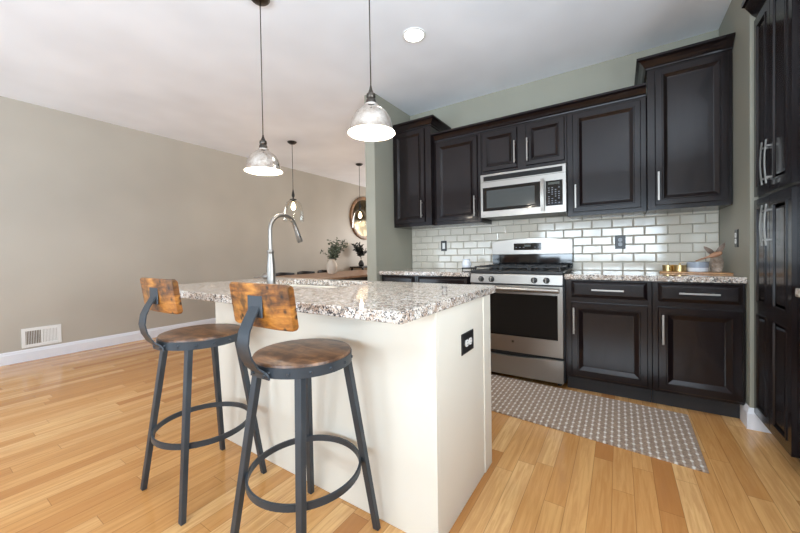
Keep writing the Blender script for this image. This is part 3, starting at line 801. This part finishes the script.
# ------------------------------------------------------------------ island pendants
def make_pendant(Z, label):
    t = thing('pendant_light', label, 'light', (0, 0, 0), 'island pendants')
    finish('ceiling_canopy', B().lathe([(.062, ZC-.0005), (.062, ZC-.012), (.050, ZC-.024), (.012, ZC-.030)], n=32), 'dark_nickel', t, smooth=True)
    finish('cord', B().tube([(0, 0, Z+.245), (0, 0, ZC-.0305)], .0032, 8), 'dark_nickel', t)
    finish('socket_cap', B().lathe([(.004, Z+.244), (.008, Z+.225), (.016, Z+.205), (.022, Z+.200), (.024, Z+.185), (.020, Z+.178), (.025, Z+.170), (.027, Z+.158), (.027, Z+.150)], n=28), 'dark_nickel', t, smooth=True)
    outer = [(.024, Z+.155), (.034, Z+.148), (.036, Z+.138), (.052, Z+.128), (.080, Z+.104), (.100, Z+.070), (.108, Z+.036), (.111, Z+.018), (.120, Z+.004), (.122, Z)]
    inner = [(.1205, Z+.0008), (.1175, Z+.0035), (.108, Z+.017), (.1045, Z+.036), (.096, Z+.069), (.077, Z+.101), (.050, Z+.124), (.022, Z+.134)]
    sh = finish('shade', B().lathe(outer, n=48, cap=False), 'mercury', t, smooth=True)
    finish('lining', B().lathe(inner, n=48, cap=False), 'lining', sh, smooth=True)
    finish('bulb', B().lathe([(.012, Z+.120), (.014, Z+.100), (.028, Z+.075), (.031, Z+.055), (.024, Z+.034), (.008, Z+.024)], n=24), 'bulb', t, smooth=True)
    l = bpy.data.lights.new('pendant_glow', 'POINT'); l.energy = 5; l.color = (1, .88, .72); l.shadow_soft_size = .012
    o = bpy.data.objects.new('pendant_glow', l); o.location = (0, 0, Z+.014); C.objects.link(o); o.parent = t
    return t
p1 = make_pendant(1.654, 'mercury glass dome pendant over the island, the farther one near the faucet')
p2 = make_pendant(1.710, 'mercury glass dome pendant over the island, the closer and higher-hung one')
p1.location = (-1.965, 1.385, 0); p2.location = (-1.052, 1.375, 0)

# ------------------------------------------------------------------ rug
rg = B(); cs_ = [(.360, 2.168), (.372, 2.862), (-1.45, 2.972), (-1.40, 2.325)]
rg.hexa([(x, y, .0008) for x, y in cs_], [(x, y, .010) for x, y in cs_])
ro = finish('runner_rug', rg, 'rug', bevel=.003)
tag(ro, 'taupe woven runner rug dotted with cream knots before the range', 'rug')

# ------------------------------------------------------------------ things on the counters
ZT = .9145
b = B(); tc_ = [(.262, 3.255), (.268, 3.375), (.500, 3.385), (.650, 3.300), (.650, 3.155), (.620, 3.145)]
b.hexa([(x, y, ZT) for x, y in tc_], [(x, y, ZT+.011) for x, y in tc_])
tray = finish('wooden_board', b, 'tray_wood', bevel=.003); tag(tray, 'long light wood serving board on the granite counter', 'board')
ZB = ZT+.0113
def tin(x, y, r, h, label):
    t = thing('candle_tin', label, 'tin', (x, y, ZB), 'brass tins on the wooden board')
    finish('can', B().lathe([(r-.002, ZB), (r, ZB+.002), (r, ZB+h-.012)], (x, y, 0), 36), 'brass', t, smooth=False)
    l = finish('lid', B().lathe([(r+.001, ZB+h-.0118), (r+.001, ZB+h-.001), (r-.002, ZB+h)], (x, y, 0), 36), 'brass', t)
    return t, l
tin(.318, 3.325, .034, .048, 'plain brass tin at the outer end of the board')
t2, lid2 = tin(.385, 3.295, .040, .049, 'wider brass tin with lid knob, next to the grey bowl')
finish('knob', B().lathe([(.004, ZB+.0492), (.004, ZB+.054), (.008, ZB+.057), (.008, ZB+.062), (.003, ZB+.065)], (.385, 3.295, 0), 16), 'brass', lid2, smooth=True)
bw = thing('serving_bowl', 'low straight-sided grey bowl with a white base band', 'bowl', (.487, 3.295, ZB))
finish('lower_band', B().lathe([(.052, ZB), (.058, ZB+.004), (.060, ZB+.030)], (.487, 3.295, 0), 40, cap=True), 'bowl_white', bw, smooth=False)
finish('upper_wall', B().lathe([(.060, ZB+.0303), (.062, ZB+.066), (.062, ZB+.070), (.057, ZB+.070), (.055, ZB+.034)], (.487, 3.295, 0), 40, cap=True), 'bowl_blue', bw, smooth=False)
sp = thing('wooden_scoop', 'tan wooden scoop leaning across the grey bowl', 'scoop', (.51, 3.27, ZB+.075))
a, bb_ = Vector((.470, 3.262, ZB+.079)), Vector((.610, 3.243, ZB+.140))
d = bb_-a
finish('handle', B().tube([a, a+d*.25, a+d*.5], [.004, .006, .007], 10), 'spoon', sp)
finish('bowl', B().tube([a+d*.505, a+d*.6, a+d*.78, a+d*.94, bb_], [.008, .015, .018, .014, .005], 14), 'spoon', sp)
an = thing('wicker_ornament', 'small woven wicker ornament with two upright wooden leaves', 'ornament', (.590, 3.30, ZB))
b = B(); K = 22
for h in range(14):
    z = ZB+.006+h*.0082; f = h/13; r = .022+.013*math.sin(math.pi*(f*.85+.1))
    pts = [(.590+(r+.0015*math.sin(9*a_+h))*math.cos(a_), 3.30+(r+.0015*math.sin(9*a_+h))*math.sin(a_), z+.002*math.sin(6*a_+h*2)) for a_ in [2*math.pi*i/K for i in range(K)]]
    b.tube(pts, .0042, 6, closed=True)
finish('woven_body', b, 'wicker', an)
def blade(b, p, q, w, bend, n=8, th=.0025):
    p, q = Vector(p), Vector(q); a = (q-p); s = a.cross(Vector((0, 1, 0))).normalized(); pr = None
    for i in range(n+1):
        f = i/n; c = p+a*f+Vector((0, -1, 0))*bend*math.sin(math.pi*f); ww = w*math.sin(math.pi*min(1, f*.92+.06))**.8
        ring = [b.bm.verts.new(c-s*ww), b.bm.verts.new(c+Vector((0, -th, 0))), b.bm.verts.new(c+s*ww), b.bm.verts.new(c+Vector((0, th, 0)))]
        if pr:
            for k in range(4): b.bm.faces.new((pr[k], pr[(k+1) % 4], ring[(k+1) % 4], ring[k]))
        else: b.bm.faces.new(ring[::-1])
        pr = ring
    b.bm.faces.new(pr)
for q, w_ in (((.520, 3.29, ZB+.185), .016), ((.632, 3.29, ZB+.208), .016)):
    b = B(); blade(b, (.584, 3.30, ZB+.118), q, w_, .006); finish('leaf', b, 'driftwood', an)

# small glass dish and dark trivet by the range
tv = finish('metal_trivet', B().tube([(-1.30+.075*math.cos(2*math.pi*i/28), 3.33+.075*math.sin(2*math.pi*i/28), ZT+.012) for i in range(28)], .004, 8, closed=True), 'black_iron')
b = B()
b.tube([(-1.30+.075*math.cos(2*math.pi*i/28), 3.33+.075*math.sin(2*math.pi*i/28), ZT+.0195) for i in range(28)], .0045, 8, closed=True)
b.box(-1.374, -1.226, 3.326, 3.334, ZT+.017, ZT+.022); b.box(-1.304, -1.296, 3.256, 3.404, ZT+.0165, ZT+.0215)
for k in range(3):
    an_ = math.radians(90+120*k); b.box(-1.304+.07*math.cos(an_), -1.296+.07*math.cos(an_), 3.326+.07*math.sin(an_), 3.334+.07*math.sin(an_), ZT, ZT+.0165)
bpy.data.objects.remove(tv)
tv = finish('metal_trivet', b, 'black_iron'); tag(tv, 'low round black wire trivet on the counter beside the range', 'trivet')
gd = finish('glass_creamer', B().lathe([(.030, ZT+.0245), (.042, ZT+.027), (.050, ZT+.055), (.040, ZT+.090), (.034, ZT+.105), (.040, ZT+.115), (.037, ZT+.115), (.031, ZT+.105), (.037, ZT+.090), (.046, ZT+.055), (.038, ZT+.030), (.006, ZT+.028)], (-1.335, 3.34, 0), 32), 'bowl_white')
for p in gd.data.polygons: p.use_smooth = True
tag(gd, 'small pale rounded jar sitting on the black trivet by the range', 'jar')

# ------------------------------------------------------------------ dining room
tb = thing('dining_table', 'long brown wood dining table with a black frame in the next room', 'table', (-4.28, 4.65, 0))
finish('tabletop', B().box(-4.95, -3.62, 3.30, 6.00, .712, .745), 'table_wood', tb, bevel=.006)
finish('apron', B().box(-4.86, -3.70, 3.40, 5.90, .63, .7115), 'black_paint', tb)
for x in (-4.84, -3.78):
    for y in (3.45, 5.85): finish('leg', B().box(x, x+.07, y-.035, y+.035, .0005, .6295), 'black_paint', tb, bevel=.003)
def make_chair():
    t = thing('dining_chair', 'x', 'chair', (0, 0, 0))
    finish('seat', B().lathe([(.19, .43), (.215, .445), (.215, .462), (.18, .47)], n=28), 'chair_black', t, smooth=True)
    for sx in (-1, 1):
        for sy in (-1, 1): finish('leg', B().bar((sx*.13, sy*.13, .43), (sx*.20, sy*.20, .001), .030, .030, (1, 0, 0), .022, .022), 'chair_black', t)
    # curved top rail at -X side
    b = B(); pts = []; n = 14; pr = None
    for i in range(n+1):
        a = math.radians(180-62+124*i/n); c = Vector((.235*math.cos(a), .235*math.sin(a), 0)); o = Vector((math.cos(a), math.sin(a), 0))*.010
        zt = .795-.02*abs(i-n/2)/(n/2)
        ring = [b.bm.verts.new(c-o+Vector((0, 0, .70))), b.bm.verts.new(c+o+Vector((0, 0, .70))), b.bm.verts.new(c+o+Vector((0, 0, zt))), b.bm.verts.new(c-o+Vector((0, 0, zt)))]
        if pr:
            for k in range(4): b.bm.faces.new((pr[k], pr[(k+1) % 4], ring[(k+1) % 4], ring[k]))
        else: b.bm.faces.new(ring[::-1])
        pr = ring
    b.bm.faces.new(pr)
    bk = finish('backrest', b, 'chair_black', t)
    for d in (-50, -25, 0, 25, 50):
        a = math.radians(180+d); finish('spindle', B().tube([(.19*math.cos(a), .19*math.sin(a), .462), (.235*math.cos(a), .235*math.sin(a), .71)], .008, 8), 'chair_black', bk)
    return t
ch = make_chair(); chairs = [ch, copy_tree(ch), copy_tree(ch)]
for c, (x, y), l in zip(chairs, [(-4.90, 3.92), (-4.90, 4.42), (-4.90, 4.93)],
                        ['dark curved-back dining chair nearest the faucet, behind the table', 'dark curved-back dining chair in the middle, behind the table', 'dark curved-back dining chair tucked in beside the vase']):
    c.location = (x, y, 0); c['label'] = l; c['group'] = 'dining chairs along the table'
# vase with branches
vx, vy, vz = -4.42, 4.50, .7455
va_ = finish('ceramic_vase', B().lathe([(.055, vz), (.074, vz+.01), (.098, vz+.09), (.102, vz+.15), (.090, vz+.20), (.06, vz+.24), (.056, vz+.262), (.068, vz+.28), (.062, vz+.28), (.050, vz+.26), (.054, vz+.235), (.072, vz+.19), (.02, vz+.05)], (vx, vy, 0), 32), 'ceramic')
for p in va_.data.polygons: p.use_smooth = True
tag(va_, 'cream ceramic vase standing on the dining table', 'vase')
def leafy(label, name, base, stems, L, leafmat, lw, seed, spread, lean=(0, 0)):
    rnd = random.Random(seed); t = thing(name, label, 'plant', base)
    sb, lb = B(), B()
    for s in range(stems):
        a = rnd.uniform(0, 6.28); sp_ = rnd.uniform(.15, 1)*spread; ln = L*rnd.uniform(.6, 1)
        pts = []; 
        for i in range(8):
            f = i/7; pts.append(Vector(base)+Vector(((math.cos(a)*sp_+lean[0])*f*f*ln, (math.sin(a)*sp_+lean[1])*f*f*ln, f*ln*(1-.25*sp_*f))))
        sb.tube(pts, [.0028*(1-.6*i/7) for i in range(8)], 5)
        for i in range(22):
            f = rnd.uniform(.38, 1); k = f*7; i0 = min(6, int(k)); p = pts[i0].lerp(pts[i0+1], k-i0)
            dr = Vector((rnd.uniform(-1, 1), rnd.uniform(-1, 1), rnd.uniform(-.3, .9))).normalized()
            q = p+dr*lw*rnd.uniform(1.2, 2.2); sd = dr.cross(Vector((rnd.uniform(-1, 1), rnd.uniform(-1, 1), rnd.uniform(-1, 1)))).normalized()*lw*.38
            up_ = sd.cross(dr).normalized()*.0012; m = (p+q)/2
            vs = [lb.bm.verts.new(x) for x in (p, m+sd, q, m-sd, m+up_, m-up_)]
            for tri in ((0, 1, 4), (1, 2, 4), (2, 3, 4), (3, 0, 4), (1, 0, 5), (2, 1, 5), (3, 2, 5), (0, 3, 5)): lb.bm.faces.new([vs[j] for j in tri])
    finish('stems', sb, 'twig', t); finish('leaves', lb, leafmat, t)
leafy('grey-green leafy branches arranged in the cream vase', 'olive_branches', (vx, vy, vz+.07), 26, .64, 'leaf', .036, 3, .66, (.06, .24))
# round mirror on the left wall
my, mz, mr = 6.60, 2.005, .535
mi_ = thing('round_mirror', 'large round mirror with carved brown wood rim on the dining wall', 'mirror', (XL, my, mz-mr))
finish('rim', B().lathe([(mr-.085, XL+.012), (mr-.075, XL+.034), (mr-.02, XL+.042), (mr, XL+.030), (mr, XL+.002)], (0, my, mz), 56, axis='X', cap=False), 'rim_wood', mi_, smooth=True)
finish('glass', B().lathe([(mr-.08, XL+.002), (mr-.08, XL+.018), (.1, XL+.0185)], (0, my, mz), 56, axis='X'), 'mirror', mi_)
# console, dark vase and dark plant
cs = thing('console_table', 'narrow black console table against the dining wall under the mirror', 'table', (-5.12, 6.75, 0))
finish('top', B().box(XL+.02, -4.95, 6.02, 7.35, .785, .815), 'black_paint', cs, bevel=.003)
for x in (XL+.03, -4.99):
    for y in (6.05, 7.29): finish('leg', B().box(x, x+.035, y, y+.035, .0005, .7845), 'black_paint', cs)
dv = finish('black_vase', B().lathe([(.05, .8155), (.065, .84), (.07, .88), (.045, .93), (.03, .95), (.035, .96)], (-5.12, 6.20, 0), 28), 'black_paint')
for p in dv.data.polygons: p.use_smooth = True
tag(dv, 'black vase on the console table under the round mirror', 'vase')
leafy('dark leafy stems in the black vase below the round mirror', 'dark_plant', (-5.12, 6.20, .93), 12, .46, 'dark_leaf', .050, 5, .45)
# glass dining pendants
def make_dp():
    t = thing('glass_pendant', 'x', 'light', (0, 0, 0))
    finish('ceiling_canopy', B().lathe([(.068, ZC-.0005), (.068, ZC-.008), (.04, ZC-.03), (.01, ZC-.034)], n=28), 'black_paint', t, smooth=True)
    finish('cord', B().tube([(0, 0, 2.085), (0, 0, ZC-.0345)], .0042, 8), 'black_paint', t)
    finish('socket', B().lathe([(.006, 2.088), (.012, 2.06), (.022, 2.01), (.022, 1.985), (.012, 1.975), (.012, 1.95), (.05, 1.942), (.05, 1.93), (.02, 1.925), (.02, 1.90)], n=24), 'black_paint', t, smooth=False)
    finish('bulb', B().lathe([(.014, 1.899), (.02, 1.87), (.034, 1.835), (.034, 1.81), (.02, 1.785), (.006, 1.778)], n=20), 'edison', t, smooth=True)
    finish('glass_shade', B().lathe([(.049, 1.9295), (.06, 1.925), (.10, 1.895), (.130, 1.82), (.146, 1.73), (.154, 1.64), (.152, 1.61)], n=40, cap=False), 'glass', t, smooth=True)
    l = bpy.data.lights.new('dining_glow', 'POINT'); l.energy = 4; l.color = (1, .75, .5); l.shadow_soft_size = .03
    o = bpy.data.objects.new('dining_glow', l); o.location = (0, 0, 1.70); C.objects.link(o); o.parent = t
    return t
d1 = make_dp(); d2 = copy_tree(d1)
d1.location = (-4.08, 3.37, 0); d2.location = (-4.07, 4.92, 0)
for o, l in ((d1, 'clear glass pendant with glowing filament bulb, just above the faucet'), (d2, 'clear glass pendant with glowing filament bulb, in front of the round mirror')):
    o['label'] = l; o['group'] = 'glass pendants over the dining table'
